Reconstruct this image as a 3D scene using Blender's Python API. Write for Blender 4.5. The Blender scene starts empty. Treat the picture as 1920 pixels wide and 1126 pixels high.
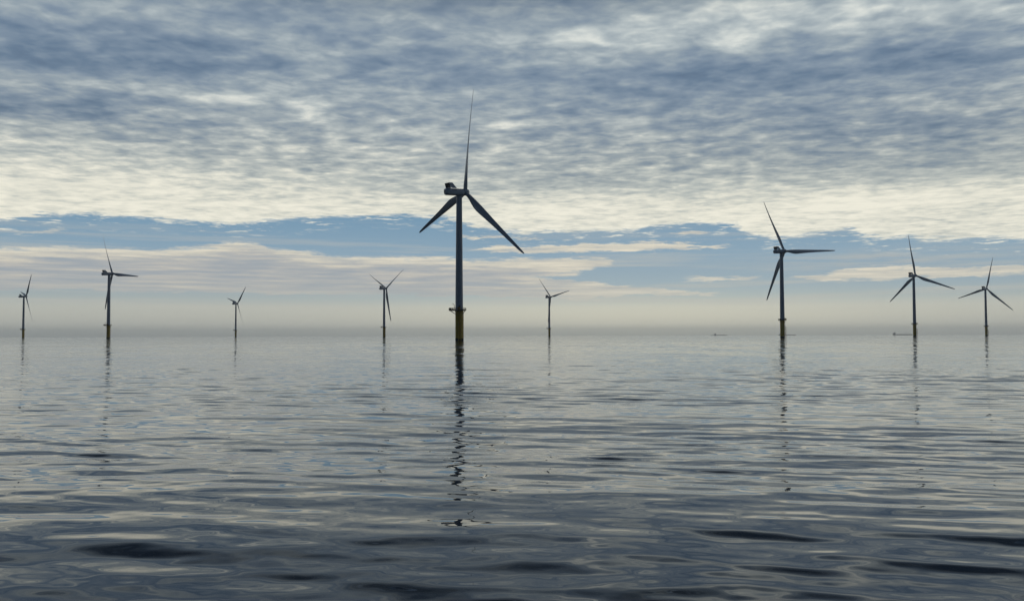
import bpy, bmesh, math, random
import numpy as np
from mathutils import Vector, Matrix
random.seed(7)
R = math.radians
SC = bpy.context.scene
COL = SC.collection

# ------------------------------------------------------------------ camera
F_PX = 1650.0            # focal length in pixels of the 1920 px wide photograph
CAM_H = 3.0              # eye height above the water
HOR_Y = 627.8            # image row of eye level at the centre column
ROLL = R(-0.141)
PITCH = math.atan((HOR_Y - 563.0) / F_PX)
fwd = Vector((0, math.cos(PITCH), math.sin(PITCH)))
up0 = Vector((0, -math.sin(PITCH), math.cos(PITCH)))
rt0 = Vector((1, 0, 0))
rt = rt0 * math.cos(ROLL) + up0 * math.sin(ROLL)
up = up0 * math.cos(ROLL) - rt0 * math.sin(ROLL)
cam_d = bpy.data.cameras.new('camera')
cam = bpy.data.objects.new('camera', cam_d)
COL.objects.link(cam)
cam.matrix_world = Matrix((
    (rt.x, up.x, -fwd.x, 0), (rt.y, up.y, -fwd.y, 0), (rt.z, up.z, -fwd.z, CAM_H), (0, 0, 0, 1)))
cam_d.sensor_width = 36.0
cam_d.lens = 36.0 * F_PX / 1920.0
cam_d.clip_start = 0.1
cam_d.clip_end = 200000
SC.camera = cam

# ------------------------------------------------------------------ render and exposure
SC.render.engine = 'CYCLES'
SC.view_settings.view_transform = 'Standard'
SC.view_settings.look = 'None'
SC.view_settings.exposure = 0.0
SC.view_settings.gamma = 1.0
SC.cycles.use_denoising = True
SC.cycles.max_bounces = 6
SC.cycles.volume_bounces = 1
SC.cycles.caustics_reflective = False

# ------------------------------------------------------------------ sun: high behind the cloud deck ahead
SUN_EL, SUN_AZ = R(50), R(8)          # azimuth measured from +Y towards +X
sd = bpy.data.lights.new('sun', 'SUN')
sd.energy = 0.5
sd.angle = R(20)
sd.color = (1.0, 0.93, 0.82)
sun = bpy.data.objects.new('sun', sd)
COL.objects.link(sun)
sdir = Vector((math.sin(SUN_AZ) * math.cos(SUN_EL), math.cos(SUN_AZ) * math.cos(SUN_EL), math.sin(SUN_EL)))
sun.rotation_euler = (-sdir).to_track_quat('-Z', 'Y').to_euler()
sun.location = (0, 0, 200)


# ------------------------------------------------------------------ small node language
class NT:
    def __init__(s, tree): s.t = tree

    def new(s, typ, **kw):
        n = s.t.nodes.new(typ)
        for k, v in kw.items(): setattr(n, k, v)
        return n

    def put(s, sock, v):
        if isinstance(v, S): s.t.links.new(v.o, sock)
        else: sock.default_value = v

    def math(s, op, *a, clamp=False):
        n = s.new('ShaderNodeMath', operation=op, use_clamp=clamp)
        for i, v in enumerate(a): s.put(n.inputs[i], v)
        return S(s, n.outputs[0])

    def smooth(s, v, a, b, lo=0.0, hi=1.0, kind='SMOOTHSTEP'):
        n = s.new('ShaderNodeMapRange', interpolation_type=kind)
        s.put(n.inputs['Value'], v)
        for k, x in (('From Min', a), ('From Max', b), ('To Min', lo), ('To Max', hi)): s.put(n.inputs[k], x)
        return S(s, n.outputs[0])

    def xyz(s, x, y, z=0.0):
        n = s.new('ShaderNodeCombineXYZ')
        for i, v in enumerate((x, y, z)): s.put(n.inputs[i], v)
        return S(s, n.outputs[0])

    def sep(s, v):
        n = s.new('ShaderNodeSeparateXYZ'); s.put(n.inputs[0], v)
        return [S(s, o) for o in n.outputs]

    def noise(s, vec, scale, detail=3.0, rough=0.5, dist=0.0, lac=2.0):
        n = s.new('ShaderNodeTexNoise', noise_dimensions='3D')
        s.put(n.inputs['Vector'], vec); s.put(n.inputs['Scale'], scale)
        s.put(n.inputs['Detail'], detail); s.put(n.inputs['Roughness'], rough)
        s.put(n.inputs['Distortion'], dist); s.put(n.inputs['Lacunarity'], lac)
        return S(s, n.outputs['Fac'])

    def curve(s, v, pts):
        n = s.new('ShaderNodeFloatCurve')
        s.put(n.inputs['Value'], v)
        c = n.mapping.curves[0]
        pts = sorted(pts)
        c.points[0].location = pts[0]; c.points[1].location = pts[-1]
        for p in pts[1:-1]: c.points.new(*p)
        for p in c.points: p.handle_type = 'AUTO_CLAMPED'
        n.mapping.extend = 'HORIZONTAL'
        n.mapping.update()
        return S(s, n.outputs[0])

    def ramp(s, v, stops, interp='LINEAR'):
        n = s.new('ShaderNodeValToRGB'); r = n.color_ramp
        r.interpolation = interp
        s.put(n.inputs[0], v)
        r.elements[0].position = stops[0][0]; r.elements[0].color = (*stops[0][1], 1)
        r.elements[1].position = stops[-1][0]; r.elements[1].color = (*stops[-1][1], 1)
        for p, c in stops[1:-1]:
            e = r.elements.new(p); e.color = (*c, 1)
        return S(s, n.outputs[0])

    def mix(s, f, a, b, blend='MIX'):
        n = s.new('ShaderNodeMix', data_type='RGBA', blend_type=blend)
        s.put(n.inputs[0], f)
        for i, v in ((6, a), (7, b)):
            s.put(n.inputs[i], v if isinstance(v, S) else (*v, 1))
        return S(s, n.outputs[2])


class S:
    def __init__(s, n, o): s.n, s.o = n, o
    def __add__(s, b): return s.n.math('ADD', s, b)
    __radd__ = __add__
    def __sub__(s, b): return s.n.math('SUBTRACT', s, b)
    def __rsub__(s, b): return s.n.math('SUBTRACT', b, s)
    def __mul__(s, b): return s.n.math('MULTIPLY', s, b)
    __rmul__ = __mul__
    def __truediv__(s, b): return s.n.math('DIVIDE', s, b)
    def __rtruediv__(s, b): return s.n.math('DIVIDE', b, s)
    def max(s, b): return s.n.math('MAXIMUM', s, b)
    def min(s, b): return s.n.math('MINIMUM', s, b)


def srgb(r, g, b):
    f = lambda c: (c / 255 / 12.92) if c / 255 <= .04045 else ((c / 255 + .055) / 1.055) ** 2.4
    return (f(r), f(g), f(b))


def look(x, y):
    """direction of a photograph pixel on the sky: (azimuth, elevation) in degrees"""
    d = fwd * F_PX + rt * (x - 960) - up * (y - 563)
    d.normalize()
    return math.degrees(math.atan2(d.x, d.y)), math.degrees(math.asin(d.z))


# ------------------------------------------------------------------ sky: clear Nishita air, a low cloud bank, an altocumulus deck
world = bpy.data.worlds.new('World')
SC.world = world
world.use_nodes = True
wt = world.node_tree
wt.nodes.clear()
N = NT(wt)
tc = N.new('ShaderNodeTexCoord')
D = S(N, tc.outputs['Generated'])
dx, dy, dz = N.sep(D)
az = N.math('ARCTAN2', dx, dy) * (180 / math.pi)
el = N.math('ARCSINE', dz) * (180 / math.pi)

# cloud plane seen in perspective (an infinite flat deck, softened at the horizon by the earth's curve)
zz = dz.max(0.0) + 0.018
pxc, pyc = dx / zz, dy / zz
P = N.xyz(pxc, pyc)

# wisps: two wandering offsets that roughen every cloud edge
wv = N.xyz(az * 0.22, el * 1.1)
w1 = N.noise(wv, 1.3, 5, 0.62) - 0.5
w2 = N.noise(N.xyz(az * 0.16, el * 1.6, 7.3), 4.0, 5, 0.66) - 0.5
w3 = N.noise(N.xyz(az * 0.5, el * 3.2, 11.0), 5.0, 4, 0.6) - 0.5
elw = el + w1 * 0.8 + w2 * 0.8 + w3 * 0.22
azw = az + (N.noise(N.xyz(az * 0.1, el * 0.9, 3.0), 2.0, 4, 0.6) - 0.5) * 2.5

AZ0, AZ1, ELM = -36.0, 36.0, 26.0
azn = (azw - AZ0) * (1 / (AZ1 - AZ0))


def edge(pts):
    q = []
    for x, y in pts:
        a, e = look(x, y)
        q.append(((a - AZ0) / (AZ1 - AZ0), e / ELM))
    return N.curve(azn, q) * ELM


def band(top, bot, soft=0.2, e=elw):
    soft = soft * 1.05
    t, b = edge(top), edge(bot)
    return N.smooth(t - e, -soft * .3, soft) * N.smooth(e - b, -soft * .3, soft), t, b


# clear air
sky = N.new('ShaderNodeTexSky', sky_type='NISHITA', sun_disc=False, sun_elevation=SUN_EL,
            sun_rotation=SUN_AZ, altitude=0, air_density=1.0, dust_density=1.0, ozone_density=2.0)
nish = S(N, sky.outputs[0])
clear_t = N.ramp(el * (1 / 30.0), [
    (0.000, srgb(156, 163, 161)), (0.010, srgb(168, 173, 168)), (0.022, srgb(188, 191, 184)), (0.040, srgb(191, 193, 184)),
    (0.060, srgb(190, 193, 185)), (0.080, srgb(166, 179, 182)), (0.105, srgb(152, 172, 184)), (0.17, srgb(138, 166, 186)),
    (0.25, srgb(112, 150, 178)), (0.5, srgb(80, 112, 145)), (1.0, srgb(60, 85, 115))])
nsc = N.new('ShaderNodeVectorMath', operation='SCALE'); N.put(nsc.inputs[0], nish); nsc.inputs['Scale'].default_value = 0.06
clear = N.mix(0.12, clear_t, S(N, nsc.outputs[0]))

gl = N.math('EXPONENT', ((az - 9.0) / 17.0) * ((az - 9.0) / 17.0) * -1.0) * N.smooth(el, 4.5, 1.0)
clear = N.mix(gl, clear, N.mix(1.0, clear, (1.27, 1.23, 1.14), 'MULTIPLY'))

# thin veil streaks in the low air
veil = N.noise(N.xyz(az * 0.03, el * 0.9, 1.0), 2.2, 5, 0.6)
veil_m = N.smooth(veil, 0.47, 0.66) * N.smooth(el, 1.0, 2.5) * N.smooth(el, 8.5, 4.0)
clear = N.mix(veil_m * 0.45, clear, srgb(196, 194, 184))

# ---- low bank
bands = [
    band([(-400, 464), (0, 462), (200, 463), (400, 461), (445, 452), (490, 457), (560, 470), (640, 479), (720, 480),
          (900, 484), (1060, 483), (1135, 486), (1160, 503), (1250, 530)],
         [(-400, 536), (0, 538), (200, 543), (400, 548), (700, 551), (900, 549), (945, 522), (1020, 519), (1080, 514),
          (1140, 502), (1160, 500), (1250, 500)]),
    band([(700, 500), (900, 515), (960, 516), (1060, 523), (1150, 533), (1260, 541), (1360, 549), (1460, 560)],
         [(700, 551), (900, 556), (1060, 560), (1200, 556), (1300, 554), (1360, 551), (1460, 545)], .1),
    band([(850, 480), (885, 468), (1000, 461), (1100, 456), (1200, 453), (1300, 456), (1385, 461), (1440, 475)],
         [(850, 465), (885, 471), (1000, 474), (1100, 475), (1200, 471), (1300, 465), (1385, 461), (1440, 455)], .1),
    band([(1440, 530), (1490, 517), (1560, 508), (1650, 500), (1780, 501), (1860, 499), (1920, 493), (2100, 490)],
         [(1440, 505), (1490, 520), (1560, 527), (1700, 522), (1800, 520), (1920, 514), (2100, 512)], .12),
    band([(1230, 535), (1280, 521), (1340, 518), (1430, 520), (1480, 535)],
         [(1230, 515), (1280, 523), (1360, 528), (1430, 524), (1480, 512)], .15),
    band([(1200, 450), (1260, 436), (1290, 432), (1325, 435), (1370, 450)],
         [(1200, 430), (1260, 437), (1300, 440), (1325, 438), (1370, 430)], .1),
    band([(-400, 436), (0, 431), (60, 432), (110, 430), (160, 440), (260, 470)],
         [(-400, 439), (0, 436), (60, 438), (110, 436), (160, 432), (260, 400)], .15),
    band([(840, 460), (862, 444), (900, 441), (960, 443), (1010, 449), (1030, 460)],
         [(840, 430), (862, 446), (900, 448), (960, 448), (1010, 451), (1030, 430)], .1),
]
low = bands[0][0]
for b in bands[1:]: low = low.max(b[0])
# body of the bank is greyer than its lit top rim
body = N.smooth(bands[0][1] - elw, 0.15, 1.0) * N.smooth(azw, 8.0, -4.0)
strk = N.noise(N.xyz(az * 0.07, el * 1.3, 5.0), 3.0, 6, 0.62)
low_b = 0.84 - body * 0.38 + (strk - 0.5) * 1.3
low_c = N.ramp(low_b, [(0.0, srgb(140, 152, 165)), (0.35, srgb(165, 170, 175)), (0.6, srgb(190, 188, 182)),
                       (0.8, srgb(214, 208, 192)), (1.0, srgb(228, 221, 203))])
# far haze thins the bank towards the horizon
low_c = N.mix(N.smooth(el, 4.2, 2.4) * 0.4, low_c, srgb(186, 188, 182))
col = N.mix(low * (0.90 + (strk - 0.5) * 0.9).min(1.0), clear, low_c)

# soft veil patch between the right-hand masts, and a short contrail
a0, e0 = look(1640, 484)
g = N.math('EXPONENT', ((az - a0) / 6.5) * ((az - a0) / 6.5) * -1.0 - ((elw - e0) / 0.5) * ((elw - e0) / 0.5))
col = N.mix(g * 0.55 * N.smooth(strk, .35, .6), col, srgb(190, 188, 180))
a0, e0 = look(1742, 464)
q1 = (az - a0) * .86 - (el - e0) * .5
q2 = (az - a0) * .5 + (el - e0) * -.86
con = N.math('EXPONENT', (q1 / .45) * (q1 / .45) * -1.0 - (q2 / .055) * (q2 / .055))
col = N.mix(con * 0.0, col, srgb(205, 203, 196))

# ---- main deck
deck_edge = edge([(-400, 418), (0, 421), (60, 407), (180, 404), (260, 412), (350, 417), (450, 422), (520, 416), (600, 409),
                  (700, 406), (770, 405), (850, 413), (900, 428), (960, 436), (1040, 438), (1130, 438), (1190, 436),
                  (1215, 424), (1300, 422), (1375, 424), (1400, 438), (1470, 447), (1540, 438), (1590, 431), (1625, 444),
                  (1700, 449), (1800, 452), (1920, 450), (2300, 447)])
e_fine = elw + (N.noise(P, 3.0, 6, 0.68) - 0.5) * 0.8 + (N.noise(N.xyz(az * .35, el * 2.0, 2.0), 3.0, 5, .65) - .5) * .5
deck = N.smooth(e_fine - deck_edge, -0.06, 0.26)
frag = N.smooth(N.noise(N.xyz(az * .28, el * 2.2, 14.0), 2.6, 5, .62), .55, .66) * N.smooth(el - deck_edge, -1.1, -.1)
deck = deck.max(frag * 0.85)

Pw = N.new('ShaderNodeVectorRotate', rotation_type='Z_AXIS'); N.put(Pw.inputs['Vector'], P); Pw.inputs['Angle'].default_value = R(14)
Pr = S(N, Pw.outputs[0])
px_, py_, _z = N.sep(Pr)
Ps = N.xyz(px_ * 1.0, py_, 0.0)
n_big = N.noise(Ps, 0.9, 3, 0.5)
n_mid = N.noise(Ps, 3.2, 3, 0.5, 0.25)
n_fin = N.noise(Ps, 13.0, 4, 0.6, 0.3)
n_lump = N.noise(Ps, 6.0, 2, 0.5, 0.3)
n_rdg = N.noise(Ps, 4.6, 3, 0.55, 0.5)
calm = N.smooth(el, 7.5, 13.0, 0.55, 1.0)
tex = (n_big - 0.5) * 0.5 + ((n_mid - 0.5) * 0.62 + (n_lump - 0.5) * 1.0 + (n_fin - 0.5) * 0.62 + (0.16 - N.math('ABSOLUTE', n_rdg - 0.5)) * 0.9) * calm


def blob(x, y, rx, ry, amp, ang=0.0):
    a, e = look(x, y)
    k = math.degrees(1 / F_PX)
    c, s_ = math.cos(R(ang)), math.sin(R(ang))
    X = (azb - a) * c + (elb - e) * s_
    Y = (elb - e) * c - (azb - a) * s_
    X = X * (1 / (rx * k)); Y = Y * (1 / (ry * k))
    return N.math('EXPONENT', (X * X + Y * Y) * -1.0) * amp


azb = az + (n_big - 0.5) * 6.0
elb = el + (n_mid - 0.5) * 2.2
prof = N.ramp(el * (1 / 30.0), [(0.20, (.88,) * 3), (0.27, (.86,) * 3), (0.305, (.76,) * 3), (0.34, (.66,) * 3), (0.39, (.58,) * 3),
                              (0.48, (.49,) * 3), (0.58, (.45,) * 3), (0.68, (.42,) * 3), (0.80, (.33,) * 3), (1.0, (.20,) * 3)])
br = prof + tex * N.smooth(el, 10.0, 16.0, 0.80, 0.66)
for b in [(60, 105, 230, 55, -.26), (420, 110, 260, 34, -.12), (80, 205, 200, 20, -.24), (200, 164, 230, 14, .26),
          (520, 182, 200, 14, .12), (230, 30, 140, 22, .10), (620, 70, 150, 40, -.08), (1400, 38, 420, 42, .30), (1080, 75, 120, 26, .14),
          (1075, 30, 70, 18, -.22), (1280, 150, 330, 40, -.16, -4), (1650, 120, 300, 34, -.16, -3), (1500, 250, 420, 55, -.16, -3),
          (1800, 300, 240, 50, -.14), (940, 235, 40, 14, .22), (870, 130, 140, 30, -.08), (1880, 20, 90, 40, .12),
          (150, 330, 300, 40, .10), (700, 300, 220, 40, -.05), (1100, 310, 160, 30, -.04), (400, 260, 260, 30, -.04),
          (1650, 370, 500, 24, .06), (1200, 345, 300, 22, -.08)]:
    br = br + blob(*b)
deck_c = N.ramp(br, [(0.0, srgb(95, 113, 134)), (0.22, srgb(110, 129, 148)), (0.42, srgb(136, 150, 163)), (0.56, srgb(158, 168, 173)),
                     (0.72, srgb(188, 194, 192)), (0.88, srgb(224, 224, 214)), (1.0, srgb(240, 238, 226))])
deck_c = N.mix(N.smooth(el, 14.0, 8.0), deck_c, N.mix(1.0, deck_c, (1.01, 1.0, .96), 'MULTIPLY'))
deck_c = N.mix(N.smooth(el, 11.0, 17.0), deck_c, N.mix(1.0, deck_c, (.93, .975, 1.03), 'MULTIPLY'))
col = N.mix(deck, col, deck_c)

# the sun lights the cloud from ahead: unseen sky overhead and astern is dimmed and blued to darken towers and water
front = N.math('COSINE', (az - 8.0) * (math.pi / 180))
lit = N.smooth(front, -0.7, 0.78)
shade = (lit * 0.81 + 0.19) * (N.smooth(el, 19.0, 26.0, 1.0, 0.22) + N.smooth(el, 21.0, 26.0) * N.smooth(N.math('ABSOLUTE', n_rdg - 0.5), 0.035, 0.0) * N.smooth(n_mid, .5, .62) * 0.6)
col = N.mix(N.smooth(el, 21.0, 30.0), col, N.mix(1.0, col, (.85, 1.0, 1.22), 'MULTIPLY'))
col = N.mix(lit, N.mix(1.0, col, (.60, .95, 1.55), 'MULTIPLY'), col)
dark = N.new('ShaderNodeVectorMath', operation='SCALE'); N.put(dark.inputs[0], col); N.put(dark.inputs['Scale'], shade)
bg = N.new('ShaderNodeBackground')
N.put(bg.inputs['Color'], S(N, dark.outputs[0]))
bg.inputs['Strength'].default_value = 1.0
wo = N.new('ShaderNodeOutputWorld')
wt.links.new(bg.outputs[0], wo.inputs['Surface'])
world.cycles.sampling_method = 'MANUAL'
world.cycles.sample_map_resolution = 1024


# ------------------------------------------------------------------ materials
def mat(name, color, rough=0.5, metal=0.0, var=0.0, vscale=1.0, dirt=None, coat=0.0, spec=0.5):
    m = bpy.data.materials.new(name); m.use_nodes = True
    t = m.node_tree; p = t.nodes['Principled BSDF']; M = NT(t)
    p.inputs['Roughness'].default_value = rough
    p.inputs['Metallic'].default_value = metal
    p.inputs['Specular IOR Level'].default_value = spec
    p.inputs['Coat Weight'].default_value = coat
    t_c = M.new('ShaderNodeTexCoord'); O = S(M, t_c.outputs['Object'])
    c = (*color, 1)
    if var or dirt:
        n1 = M.noise(O, vscale, 5, 0.6)
        lo = tuple(x * (1 - var) for x in color); hi = tuple(min(1, x * (1 + var * .6)) for x in color)
        cc = M.ramp(n1, [(0.3, lo), (0.7, hi)])
        if dirt:
            ox, oy, oz = M.sep(O)
            st = M.noise(M.xyz(ox * 2.2, oy * 2.2, oz * 0.12), 1.2, 5, 0.65)
            cc = M.mix(M.smooth(st, 0.5, 0.75) * 0.55, cc, dirt)
        t.links.new(cc.o, p.inputs['Base Color'])
        rr = M.smooth(n1, 0.3, 0.7, rough * .85, min(1, rough * 1.2), 'LINEAR')
        t.links.new(rr.o, p.inputs['Roughness'])
    else:
        p.inputs['Base Color'].default_value = c
    return m


M_TOWER = mat('tower_paint', (.47, .49, .50), .42, var=.08, vscale=.35, dirt=(.33, .34, .33))
M_NAC = mat('nacelle_paint', (.52, .54, .55), .38, var=.07, vscale=.8, dirt=(.36, .37, .36))
M_BLADE = mat('blade_gelcoat', (.50, .52, .53), .33, var=.05, vscale=.3)
M_DARK = mat('radiator_black', (.015, .016, .018), .6, var=.2, vscale=4)
M_SEAM = mat('seam_grey', (.10, .11, .12), .6)
M_YEL = mat('weathered_yellow', (.72, .43, .012), .5, var=.18, vscale=.9, dirt=(.16, .09, .02))
M_PLAT = mat('platform_steel', (.17, .13, .05), .55, var=.2, vscale=2)
M_GROWTH = mat('marine_growth', (.018, .02, .014), .8, var=.4, vscale=2.5)
M_STEEL = mat('galvanised_steel', (.20, .21, .215), .5, metal=.6, var=.2, vscale=3)
M_BOX = mat('cabinet_yellow', (.72, .38, .03), .5, var=.15, vscale=2)
M_HULL = mat('ship_hull', (.26, .25, .26), .6, var=.3, vscale=.05)
M_DECKH = mat('ship_white', (.55, .55, .53), .6, var=.1, vscale=.1)
M_DECK = mat('ship_deck', (.12, .07, .05), .7, var=.2, vscale=.1)


# ------------------------------------------------------------------ mesh helpers
def mesh_obj(name, bm, m, parent=None, smooth=False, bevel=0.0):
    bmesh.ops.recalc_face_normals(bm, faces=bm.faces)
    me = bpy.data.meshes.new(name)
    bm.to_mesh(me); bm.free()
    me.materials.append(m)
    if smooth:
        for p in me.polygons: p.use_smooth = True
    o = bpy.data.objects.new(name, me); COL.objects.link(o)
    if parent is not None: o.parent = parent
    if smooth:
        md = o.modifiers.new('edges', 'EDGE_SPLIT'); md.split_angle = R(38)
    return o


def ring_loft(bm, rings, cap=True):
    vr = [[bm.verts.new(p) for p in r] for r in rings]
    n = len(vr[0])
    for a, b in zip(vr[:-1], vr[1:]):
        for i in range(n):
            bm.faces.new((a[i], a[(i + 1) % n], b[(i + 1) % n], b[i]))
    if cap:
        bm.faces.new(vr[0][::-1]); bm.faces.new(vr[-1])


def lathe(bm, prof, seg=48, cap=True, M=None):
    rings = []
    for r_, z in prof:
        q = [Vector((r_ * math.cos(2 * math.pi * i / seg), r_ * math.sin(2 * math.pi * i / seg), z)) for i in range(seg)]
        if M: q = [M @ v for v in q]
        rings.append(q)
    ring_loft(bm, rings, cap)


def box(bm, c, s, M=None):
    v = []
    for x in (-.5, .5):
        for y in (-.5, .5):
            for z in (-.5, .5):
                p = Vector((c[0] + x * s[0], c[1] + y * s[1], c[2] + z * s[2]))
                v.append(bm.verts.new(M @ p if M else p))
    for f in ((0, 1, 3, 2), (4, 6, 7, 5), (0, 4, 5, 1), (2, 3, 7, 6), (0, 2, 6, 4), (1, 5, 7, 3)):
        bm.faces.new([v[i] for i in f])


def tube(bm, pts, r_, seg=8):
    pts = [Vector(p) for p in pts]
    rings = []
    for i, p in enumerate(pts):
        d = (pts[min(i + 1, len(pts) - 1)] - pts[max(i - 1, 0)]).normalized()
        a = d.orthogonal().normalized() if i == 0 else (a - d * a.dot(d)).normalized()
        b = d.cross(a)
        rr = r_[i] if isinstance(r_, (list, tuple)) else r_
        rings.append([p + (a * math.cos(2 * math.pi * k / seg) + b * math.sin(2 * math.pi * k / seg)) * rr for k in range(seg)])
    ring_loft(bm, rings)


def prism(bm, poly, x0, x1):
    """poly in the (y, z) plane swept along x"""
    a = [bm.verts.new((x0, y, z)) for y, z in poly]; b = [bm.verts.new((x1, y, z)) for y, z in poly]
    n = len(poly)
    bm.faces.new(a[::-1]); bm.faces.new(b)
    for i in range(n): bm.faces.new((a[i], a[(i + 1) % n], b[(i + 1) % n], b[i]))


# ------------------------------------------------------------------ wind turbine, parts in local space, base on the water
HUB_Z, OVER, CONE, TILT, RAD = 81.5, 4.2, 4.0, R(6), 56.0
PLAT_Z = 16.7


def section(w, h, y, n=28, e=3.6, zc=0.0):
    out = []
    for i in range(n):
        t = 2 * math.pi * i / n
        c, s_ = math.cos(t), math.sin(t)
        out.append(Vector((w / 2 * math.copysign(abs(c) ** (2 / e), c), y, zc + h / 2 * math.copysign(abs(s_) ** (2 / e), s_))))
    return out


def blade_mesh():
    """blade along +Z, trailing edge +X, suction side along -Y; pre-bent towards +Y (upwind)"""
    bm = bmesh.new()
    st = [0, .02, .05, .09, .14, .19, .24, .30, .38, .48, .58, .68, .78, .87, .93, .97, .99, 1.0]
    ch = [2.25, 2.25, 2.35, 2.75, 3.45, 3.95, 4.1, 3.9, 3.45, 2.95, 2.55, 2.2, 1.85, 1.55, 1.3, 1.0, .7, .2]
    tk = [1, 1, .95, .72, .5, .38, .32, .28, .25, .22, .2, .19, .18, .18, .18, .18, .18, .2]
    r0 = 1.3
    rings = []
    n = 24
    for s_, c, k in zip(st, ch, tk):
        z = r0 + (RAD - r0) * s_
        tw = R(14) * (1 - min(1, s_ / .9)) ** 1.3
        bend = CONE * (.55 * s_ + .45 * s_ ** 2.2)
        circ = max(0, min(1, (k - .32) / .6))
        pts = []
        for i in range(n):
            t = 2 * math.pi * i / n
            xc = .5 + .5 * math.cos(t)                       # 1 = trailing edge
            yt = 5 * k * (.2969 * math.sqrt(max(xc, 0)) - .126 * xc - .3516 * xc ** 2 + .2843 * xc ** 3 - .1036 * xc ** 4)
            ya = math.copysign(yt, math.sin(t)) if abs(math.sin(t)) > 1e-6 else 0
            xa = xc - .30
            xr, yr = .5 * math.cos(t), .5 * k * math.sin(t)
            x = (xa * (1 - circ) + xr * circ) * c
            y = (ya * (1 - circ) + yr * circ) * c
            X = x * math.cos(tw) - y * math.sin(tw); Y = x * math.sin(tw) + y * math.cos(tw)
            pts.append(Vector((X, Y + bend, z)))
        rings.append(pts)
    ring_loft(bm, rings)
    return bm


def make_turbine():
    root = bpy.data.objects.new('wind_turbine', None); COL.objects.link(root)
    parts = []
    # monopile and transition piece
    b = bmesh.new()
    lathe(b, [(2.12, 1.35), (2.12, 5.9), (2.15, 5.92), (2.15, 6.1), (2.12, 6.12), (2.12, 15.7), (2.28, 15.72), (2.28, 16.3), (2.12, 16.32), (2.12, 16.55)], 56)
    tp = mesh_obj('transition_piece', b, M_YEL, root, True)
    b = bmesh.new()
    lathe(b, [(2.14, -6), (2.14, .4), (2.16, .9), (2.14, 1.35)], 56)
    mesh_obj('monopile', b, M_GROWTH, tp, True)
    # boat landing: two fender tubes with ladder, stand-offs
    b = bmesh.new()
    for sx in (-.75, .75):
        tube(b, [(sx, -3.1, -3), (sx, -3.1, 9.6), (sx, -2.85, 10.1), (sx, -2.15, 10.3)], .17)
        for z in (1.0, 4.4, 8.0): tube(b, [(sx, -3.1, z), (sx * .9, -2.0, z + .25)], .13)
    for sx in (-.25, .25): tube(b, [(sx, -2.75, -2), (sx, -2.75, 16.6)], .05, 6)
    for k in range(52): tube(b, [(-.25, -2.75, -.3 + k * .33), (.25, -2.75, -.3 + k * .33)], .025, 5)
    for z in (2.7, 6.5, 10.5, 14): tube(b, [(0, -2.75, z), (0, -2.05, z)], .06, 6)
    mesh_obj('boat_landing', b, M_YEL, tp)
    b = bmesh.new()
    tube(b, [(2.35, .9, -4), (2.35, .9, 15.4), (2.1, .9, 15.8)], .16)
    for z in (3, 8, 13): tube(b, [(2.35, .9, z), (1.85, .9, z)], .08, 6)
    mesh_obj('cable_pipe', b, M_YEL, tp)
    # platform: deck plate wider on its lay-down side (-X), edge beam, brackets
    outline = [(3.9 * math.cos(R(a)), 3.9 * math.sin(R(a))) for a in range(-120, 121, 20)]
    outline += [(-3.6, 3.0), (-5.6, 2.5), (-5.6, -2.5), (-3.6, -3.0)]
    b = bmesh.new()
    for z0, z1, k in ((PLAT_Z - .35, PLAT_Z - .06, .97), (PLAT_Z - .057, PLAT_Z, 1.0)):
        ring_loft(b, [[Vector((x * k, y * k, z)) for x, y in outline] for z in (z0, z1)])
    plat = mesh_obj('platform', b, M_PLAT, root)
    b = bmesh.new()
    for i, (x, y) in enumerate(outline):
        x2, y2 = outline[(i + 1) % len(outline)]
        k = .975
        m = max(1, round(math.hypot(x2 - x, y2 - y) / 1.3))
        for j in range(m):
            xx, yy = (x + (x2 - x) * j / m) * k, (y + (y2 - y) * j / m) * k
            tube(b, [(xx, yy, PLAT_Z), (xx, yy, PLAT_Z + 1.15)], .07, 6)
        for h in (.15, .6, 1.15): tube(b, [(x * k, y * k, PLAT_Z + h), (x2 * k, y2 * k, PLAT_Z + h)], .06 if h > .2 else .09, 6)
    mesh_obj('railing', b, M_PLAT, plat)
    for a in (180 - 18, 180 + 18, 90, 270, 30, -30):
        b = bmesh.new()
        L = 5.0 if 150 < a < 210 else 3.6
        c, s_ = math.cos(R(a)), math.sin(R(a))
        tube(b, [(2.0 * c, 2.0 * s_, PLAT_Z - 2.2), (L * c, L * s_, PLAT_Z - .4)], .11, 8)
        mesh_obj('bracket', b, M_PLAT, plat)
    # equipment on the lay-down area
    b = bmesh.new(); box(b, (-.4, -2.95, PLAT_Z + .78), (1.5, .9, 1.5)); box(b, (-.4, -2.95, PLAT_Z + 1.56), (1.62, 1.0, .07))
    for k in (-.45, .0, .45): box(b, (-.4 + k, -3.41, PLAT_Z + .8), (.04, .03, 1.3))
    mesh_obj('switch_cabinet', b, M_BOX, plat)
    for x, y, s_, h in ((-4.9, 1.3, .8, 1.2), (-4.7, -1.6, .6, .9), (-3.5, 2.0, .5, 1.0)):
        b = bmesh.new()
        box(b, (x, y, PLAT_Z + h / 2 + .004), (s_, s_ * .8, h)); box(b, (x, y, PLAT_Z + h + .03), (s_ * 1.08, s_ * .88, .05))
        mesh_obj('locker', b, M_STEEL, plat)
    # davit crane
    b = bmesh.new()
    lathe(b, [(.28, PLAT_Z), (.28, PLAT_Z + .3), (.16, PLAT_Z + .32), (.14, PLAT_Z + 2.3)], 14, True, Matrix.Translation((-2.75, -1.0, 0)))
    tube(b, [(-2.75, -1.0, PLAT_Z + 2.1), (-2.85, -1.02, PLAT_Z + 2.9), (-3.05, -1.05, PLAT_Z + 3.35), (-3.5, -1.1, PLAT_Z + 3.6), (-4.1, -1.2, PLAT_Z + 3.66)], [.14, .13, .12, .1, .08], 10)
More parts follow.
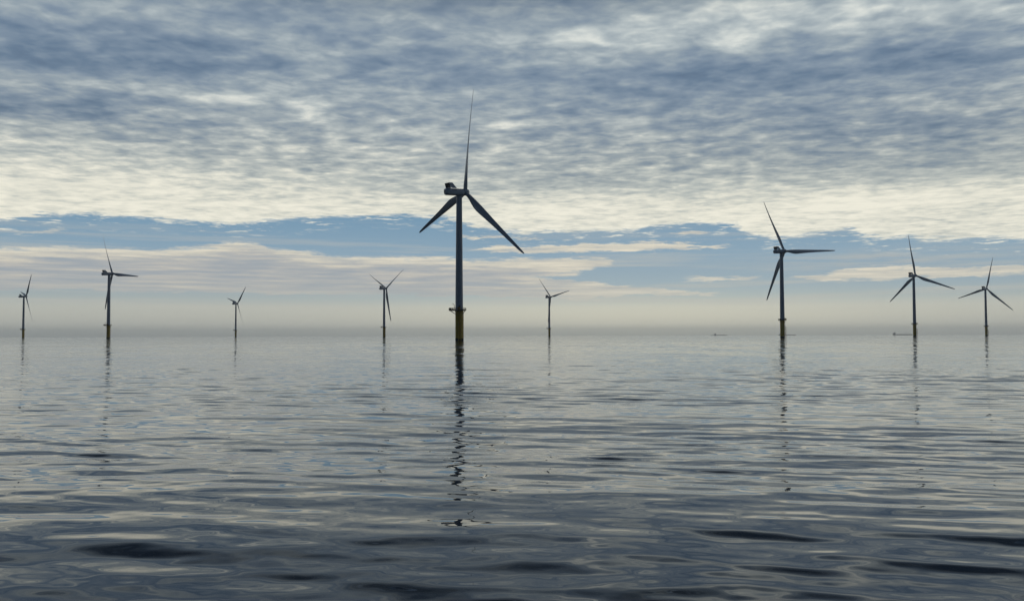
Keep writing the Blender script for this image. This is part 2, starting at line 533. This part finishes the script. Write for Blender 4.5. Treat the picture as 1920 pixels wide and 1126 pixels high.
    tube(b, [(-4.0, -1.18, PLAT_Z + 3.6), (-4.0, -1.18, PLAT_Z + 3.1)], .03, 6); box(b, (-4.0, -1.18, PLAT_Z + 3.0), (.14, .14, .26))
    mesh_obj('davit_crane', b, M_STEEL, plat, True)
    # tower, three cans with flange seams
    b = bmesh.new()
    pr = []
    z0, z1, r0, r1 = 16.55, HUB_Z - 1.95, 2.12, 1.58
    for k in range(4):
        z = z0 + (z1 - z0) * k / 3.0; r_ = r0 + (r1 - r0) * k / 3.0
        if 0 < k < 3: pr += [(r_ + .002, z - .1), (r_ + .03, z - .09), (r_ + .03, z + .09), (r_ + .002, z + .1)]
        else: pr.append((r_, z))
    lathe(b, pr, 64)
    tow = mesh_obj('tower', b, M_TOWER, root, True)
    b = bmesh.new()
    ring_loft(b, [[Vector((x, y, z)) for x, z in ((-.42, 17.0), (.42, 17.0), (.42, 19.0), (.2, 19.3), (-.2, 19.3), (-.42, 19.0))] for y in (-2.16, -2.0)])
    mesh_obj('door', b, M_SEAM, tow)
    # nacelle: origin on the yaw axis at hub height, rotor towards +Y
    b = bmesh.new()
    ring_loft(b, [section(*a) for a in ((2.5, 2.3, -9.45, 28, 2.8, -.05), (3.1, 3.0, -9.25, 28, 3.2), (3.55, 3.5, -8.8), (3.8, 3.75, -8.0),
                                        (3.9, 3.8, -6), (3.9, 3.8, -2), (3.9, 3.8, 1.2), (3.75, 3.75, 1.9, 28, 3.2), (3.5, 3.5, 2.35, 28, 2.6), (3.3, 3.3, 2.5, 28, 2.2))])
    nac = mesh_obj('nacelle', b, M_NAC, root, True)
    b = bmesh.new()
    lathe(b, [(1.72, -2.15), (1.72, -1.75)], 40)
    mesh_obj('yaw_collar', b, M_SEAM, nac, True)
    b = bmesh.new()
    for sx in (-1.956, 1.956):
        box(b, (sx, -3.6, -.35), (.03, 8.2, .07)); box(b, (sx, -4.4, .75), (.03, 3.4, .28))
    box(b, (0, -9.47, .1), (1.4, .04, .9))
    mesh_obj('side_seam', b, M_SEAM, nac)
    # cooler: upright radiator across the tail, swept side wings running forward to the roof
    b = bmesh.new()
    for z in (2.2, 4.69):
        yy = -7.93 if z > 3 else -7.25
        box(b, (0, yy + .35, z), (4.3, .7, .12))
    for sx in (-2.2, 2.2):
        prism(b, [(-7.95, 4.75), (-5.9, 4.75), (-3.0, 1.75), (-5.6, 1.75), (-6.7, 2.2), (-7.3, 2.25)], sx - .06, sx + .06)
    for sx in (-1.2, 1.2):
        tube(b, [(sx, -6.9, 1.8), (sx, -6.9, 2.55)], .09, 8)
        tube(b, [(sx, -5.2, 1.8), (sx, -7.2, 4.4)], .07, 8)
    cool = mesh_obj('cooler', b, M_NAC, nac)
    for k in range(3):
        b = bmesh.new()
        x0 = -2.12 + k * 1.42
        prism(b, [(-7.9, 4.6), (-7.5, 4.6), (-6.9, 2.3), (-7.3, 2.3)], x0 + .03, x0 + 1.37)
        mesh_obj('radiator', b, M_DARK, nac)
    for sx in (-1.0, .9):
        b = bmesh.new()
        tube(b, [(sx, -7.3, 4.5), (sx, -7.3, 5.9)], .035, 6)
        tube(b, [(sx - .2, -7.3, 5.75), (sx + .2, -7.3, 5.75)], .03, 6)
        mesh_obj('wind_vane', b, M_STEEL, nac)
    # hub: origin on the yaw axis, centre OVER ahead
    b = bmesh.new()
    RX = Matrix.Rotation(-math.pi / 2, 4, 'X')          # lathe axis z -> +y
    lathe(b, [(1.45, OVER - 1.75), (1.78, OVER - 1.55), (1.95, OVER - .9), (1.98, OVER), (1.9, OVER + .8), (1.62, OVER + 1.5), (1.15, OVER + 2.05), (.6, OVER + 2.35), (.12, OVER + 2.45)], 40, True, RX)
    hub = mesh_obj('hub', b, M_NAC, root, True)
    bl = [mesh_obj('blade', blade_mesh(), M_BLADE, root, True)]
    for k in range(2):
        o = bl[0].copy(); COL.objects.link(o); bl.append(o)
    return root


def pose(root, yaw, alpha, pitch, plat_rot):
    """yaw 0 = rotor towards +Y, positive towards +X; alpha clockwise seen from behind"""
    Yw = Matrix.Translation((0, 0, HUB_Z)) @ Matrix.Rotation(-yaw, 4, 'Z')
    ax = Yw @ Matrix.Rotation(TILT, 4, 'X')
    k = 0
    for o in root.children:
        n = o.name.split('.')[0]
        if n == 'nacelle': o.matrix_local = Yw @ Matrix.Rotation(R(3.5), 4, 'X')
        elif n == 'hub': o.matrix_local = ax
        elif n == 'blade':
            o.matrix_local = ax @ Matrix.Translation((0, OVER, 0)) @ Matrix.Rotation(alpha + k * 2 * math.pi / 3, 4, 'Y') @ Matrix.Rotation(pitch, 4, 'Z')
            k += 1
        elif n in ('platform', 'transition_piece', 'tower'):
            o.matrix_local = Matrix.Rotation(plat_rot, 4, 'Z')


def copy_tree(o, parent=None):
    c = o.copy(); COL.objects.link(c)
    if parent is not None: c.parent = parent; c.matrix_parent_inverse = o.matrix_parent_inverse
    for ch in list(o.children): copy_tree(ch, c)
    return c


EARTH = 1.274e7
# x, y, yaw, alpha, blade pitch, platform rotation, label
TURB = [
    (-28.9, 481.3, 50.5, 9.0, -38, 8, 'tallest and nearest wind turbine, mid-sea, with yellow base and railed platform'),
    (-963.8, 1735.8, 47.2, 43.3, 22, 8, 'small far turbine at the extreme left edge, rotor nearly edge-on'),
    (-508.3, 1108.5, 38.3, -25.75, -28, 8, 'mid-sized turbine left of all but one, with one blade pointing flat right'),
    (-674.0, 2147.0, 43.8, 46.5, 22, 8, 'tiny turbine standing alone between the left-hand pair and the V-bladed turbine'),
    (-214.0, 1472.0, 45.2, 55.7, -38, 8, 'small turbine just left of the tallest one, two blades raised like a V'),
    (77.1, 1823, 50.7, -43.4, -30, 8, 'tiny turbine just right of the tallest one, its lower blade hidden behind the tower'),
    (255.4, 831.6, 60.3, -27.4, -24, 70, 'second largest turbine, right of centre, with a blade pointing flat right and a yellow base'),
    (541.2, 1183.6, 58.0, -10.0, -28, 70, 'turbine near the right edge with the tail of a cargo ship beside its base'),
    (825.6, 1533, 55.2, 11.8, -30, 70, 'rightmost small turbine, three blades spread evenly like a Y turned over'),
]
proto = make_turbine()
for i, (x, y, yaw, al, pit, pr_, lab) in enumerate(TURB):
    o = proto if i == 0 else copy_tree(proto)
    o.location = (x, y, -(x * x + y * y) / EARTH)
    o['label'] = lab; o['category'] = 'wind turbine'; o['group'] = 'offshore wind turbines standing in the sea'
    pose(o, R(yaw), R(al), R(pit), R(pr_))


# ------------------------------------------------------------------ ships on the horizon
def ship(px_mid, dist, L, house_at, flip, label, kind):
    a, _ = look(px_mid, 629)
    root = bpy.data.objects.new(kind, None); COL.objects.link(root)
    root.location = (dist * math.sin(R(a)), dist * math.cos(R(a)), -dist * dist / EARTH)
    root.rotation_euler = (0, 0, -R(a) + (math.pi if flip else 0))
    root['label'] = label; root['category'] = 'ship'; root['group'] = 'cargo ships on the horizon'
    B, Dk = L * .155, L * .034
    b = bmesh.new()
    rings = []
    for s_, w, zt, zb in ((-.5, .55, 1.15, .25), (-.47, .85, 1.1, -.5), (-.4, 1, 1, -1), (.36, 1, 1, -1), (.43, .8, 1.12, -1), (.475, .42, 1.45, -.9), (.5, .06, 1.6, .3)):
        x = s_ * L
        rings.append([Vector((x, -B / 2 * w, Dk * zt)), Vector((x, B / 2 * w, Dk * zt)), Vector((x, B / 2 * w * .8, Dk * zb)), Vector((x, -B / 2 * w * .8, Dk * zb))])
    ring_loft(b, rings)
    mesh_obj('hull', b, M_HULL, root)
    hx = house_at * L
    b = bmesh.new()
    box(b, (hx, 0, Dk + 4), (L * .085, B * .85, 8)); box(b, (hx + 1, 0, Dk + 11.5), (L * .065, B * .75, 7)); box(b, (hx + 2, 0, Dk + 17.5), (L * .05, B * .98, 5))
    box(b, (hx - 1, 0, Dk + 22), (L * .02, 4, 4)); tube(b, [(hx, 0, Dk + 23), (hx, 0, Dk + 32)], .6, 6)
    hs = mesh_obj('superstructure', b, M_DECKH, root)
    b = bmesh.new(); box(b, (hx - L * .06, 0, Dk + 9), (L * .03, B * .3, 18)); mesh_obj('funnel', b, M_HULL, root)
    for k in range(7):
        x = hx + L * (.1 + .105 * k)
        if x < L * .4:
            b = bmesh.new(); box(b, (x, 0, Dk + 1.5), (L * .07, B * .6, 3)); mesh_obj('hatch', b, M_DECK, root)
    for x in (hx + L * .28, hx + L * .5):
        if x < L * .42: b = bmesh.new(); tube(b, [(x, 0, Dk), (x, 0, Dk + 14)], .9, 6); tube(b, [(x - 9, 0, Dk + 9), (x, 0, Dk + 13)], .5, 6); mesh_obj('deck_crane', b, M_DECK, root)
    b = bmesh.new(); tube(b, [(L * .46, 0, Dk), (L * .46, 0, Dk + 16)], .5, 6); mesh_obj('foremast', b, M_DECK, root)


ship(1348, 11500, 205, -.22, False, 'small hazy cargo ship alone on the horizon left of the second largest turbine', 'cargo_ship')
ship(1476, 11000, 200, -.36, False, 'hazy cargo ship half hidden behind the base of the second largest turbine', 'cargo_ship')
ship(1694.5, 10000, 215, -.40, False, 'long dark tanker with its deckhouse left of the turbine near the right edge', 'cargo_ship')


# ------------------------------------------------------------------ sea: one disc to the horizon with modelled waves
def build_sea():
    rng = np.random.default_rng(11)
    # radii: fine near the boat, coarser outwards
    r_ = [0.6]
    while r_[-1] < 16000:
        x = r_[-1]
        g_ = .05 if x < 5 else (.0023 if x < 60 else min(.02, .0023 * (x / 60) ** .8))
        r_.append(x * (1 + g_))
    r_ = np.array(r_)
    dense = np.linspace(-36, 36, 1050)
    side = 36 + np.cumsum(np.geomspace(.08, 7, 68)); side = side[side < 179]
    th = np.radians(np.concatenate([-side[::-1], dense, side]))
    nr, nt = len(r_), len(th)
    RR, TH = np.meshgrid(r_, th, indexing='ij')
    X = (RR * np.sin(TH)).astype(np.float64); Y = (RR * np.cos(TH)).astype(np.float64)
    dr = np.gradient(r_)[:, None]
    Z = np.zeros_like(X)
    # (wavelength range, count, rms slope, directional spread in degrees about the view axis)
    lay = [((6, 20), 12, .010, 16), ((2.2, 6), 20, .018, 13), ((.75, 2.2), 44, .042, 17), ((.38, .75), 40, .017, 24), ((.18, .38), 40, .0045, 32), ((.09, .18), 20, .0012, 40)]
    # slowly varying roughness patches
    patch = np.zeros_like(X)
    for k in range(10):
        lam = rng.uniform(14, 70); d = rng.normal(0, R(50)); kk = 2 * math.pi / lam
        patch += np.sin(kk * (X * math.sin(d) * .5 + Y * math.cos(d)) + rng.uniform(0, 6.28))
    patch = np.clip(.5 + patch * .16, 0, 1)
    for (l0, l1), cnt, slope, spr in lay:
        acc = np.zeros_like(X)
        amp_s = slope * math.sqrt(2.0 / cnt)
        for k in range(cnt):
            lam = math.exp(rng.uniform(math.log(l0), math.log(l1)))
            d = R(8) + rng.normal(0, R(spr)); kk = 2 * math.pi / lam
            fade = np.clip((lam / dr - 3.0) / 3.0, 0, 1)
            last = int(np.nonzero(fade.ravel() > 0)[0].max()) + 1 if (fade > 0).any() else 0
            if last == 0: continue
            sl = slice(0, last)
            ph = kk * (X[sl] * math.sin(d) + Y[sl] * math.cos(d)) + rng.uniform(0, 6.28)
            acc[sl] += np.sin(ph) * (amp_s / kk) * fade[sl]
        if l1 < 3.3: acc *= (.55 + .9 * patch)
        Z += acc
    # one long low swell, its faces towards the boat about 11, 28 and 45 m out, dying away far off
    kk = 2 * math.pi / 17.0
    yy = Y + .10 * X + .8 * np.sin(X / 6.0)
    Z += (.030 / kk) * np.sin(kk * (yy - 11.2)) * np.clip(1.2 - RR / 90.0, .15, 1) * (.75 + .25 * np.sin(X / 5.0 + 2.2))
    Z -= RR ** 2 / EARTH                     # the sea falls away with the earth's curve
    co = np.empty((nr * nt + 1, 3), np.float32)
    co[:-1, 0] = X.ravel(); co[:-1, 1] = Y.ravel(); co[:-1, 2] = Z.ravel()
    co[-1] = (0, 0, 0)
    i = np.arange(nr - 1)[:, None] * nt; j = np.arange(nt)[None, :]; j2 = (j + 1) % nt
    quads = np.stack([i + j, i + j2, i + nt + j2, i + nt + j], -1).reshape(-1, 4)[:, ::-1].astype(np.int32)
    jj = np.arange(nt); tris = np.stack([np.full(nt, nr * nt), jj, (jj + 1) % nt], -1)[:, ::-1].astype(np.int32)
    me = bpy.data.meshes.new('sea')
    nq, nt3 = len(quads), len(tris)
    me.vertices.add(len(co)); me.vertices.foreach_set('co', co.ravel())
    me.loops.add(nq * 4 + nt3 * 3)
    me.loops.foreach_set('vertex_index', np.concatenate([quads.ravel(), tris.ravel()]))
    me.polygons.add(nq + nt3)
    me.polygons.foreach_set('loop_start', np.concatenate([np.arange(nq) * 4, nq * 4 + np.arange(nt3) * 3]).astype(np.int32))
    me.polygons.foreach_set('use_smooth', np.ones(nq + nt3, bool))
    me.update(calc_edges=True)
    o = bpy.data.objects.new('sea', me); COL.objects.link(o)
    o['kind'] = 'structure'
    return o


sea = build_sea()
mw = bpy.data.materials.new('sea_water'); mw.use_nodes = True
t = mw.node_tree; p = t.nodes['Principled BSDF']; M = NT(t)
p.inputs['Base Color'].default_value = (.006, .011, .018, 1)
p.inputs['IOR'].default_value = 1.48
p.inputs['Roughness'].default_value = .03
geo = M.new('ShaderNodeNewGeometry'); POS = S(M, geo.outputs['Position'])
gx, gy, gz = M.sep(POS)
dist = M.math('SQRT', gx * gx + gy * gy)
# ripples too fine for the mesh, stronger where the mesh has left them out
def slope_noise(scale, detail, seed, stretch=.62):
    n = M.new('ShaderNodeTexNoise'); M.put(n.inputs['Vector'], M.xyz(gx * stretch, gy, seed))
    n.inputs['Scale'].default_value = scale; n.inputs['Detail'].default_value = detail; n.inputs['Roughness'].default_value = .6
    c, d, e = M.sep(S(M, n.outputs['Color']))
    return (c - .5), (d - .5)


patch = M.smooth(M.noise(M.xyz(gx * .3, gy, 4.0), .02, 3, .5), .3, .7, .6, 1.3)
near = M.smooth(dist, 40.0, 110.0)
far1 = M.smooth(dist, 60.0, 240.0)
far2 = M.smooth(dist, 45.0, 260.0)
s1 = slope_noise(4.2, 3, 0.0, .5)          # ripples of a few decimetres
s2 = slope_noise(.30, 3, 3.0, 1.7)          # wavelets of a metre or two
s3 = slope_noise(.045, 4, 9.0, 1.3)          # swell
k1 = near * .24 * patch; k2 = far1 * .32 * patch; k3 = far2 * .24
sx = s1[0] * k1 * .7 + s2[0] * k2 + s3[0] * k3
sy = s1[1] * k1 + s2[1] * k2 + s3[1] * k3
gn = M.new('ShaderNodeVectorMath', operation='ADD'); M.put(gn.inputs[0], S(M, geo.outputs['Normal'])); M.put(gn.inputs[1], M.xyz(sx, sy, 0.0))
nn = M.new('ShaderNodeVectorMath', operation='NORMALIZE'); M.put(nn.inputs[0], S(M, gn.outputs[0]))
t.links.new(nn.outputs[0], p.inputs['Normal'])
p.inputs['Roughness'].default_value = .02
sea.data.materials.append(mw)

# ------------------------------------------------------------------ sea haze
HAZE = 4.6e-5
b = bmesh.new()
box(b, (0, 0, 64), (44000, 44000, 180))
mh = bpy.data.materials.new('sea_haze'); mh.use_nodes = True
t = mh.node_tree; t.nodes.clear()
pv = t.nodes.new('ShaderNodeVolumePrincipled'); out = t.nodes.new('ShaderNodeOutputMaterial')
pv.inputs['Color'].default_value = (.99, .995, 1, 1)
pv.inputs['Density'].default_value = HAZE
pv.inputs['Anisotropy'].default_value = .7
t.links.new(pv.outputs[0], out.inputs['Volume'])
hz = mesh_obj('haze', b, mh)
hz['kind'] = 'stuff'
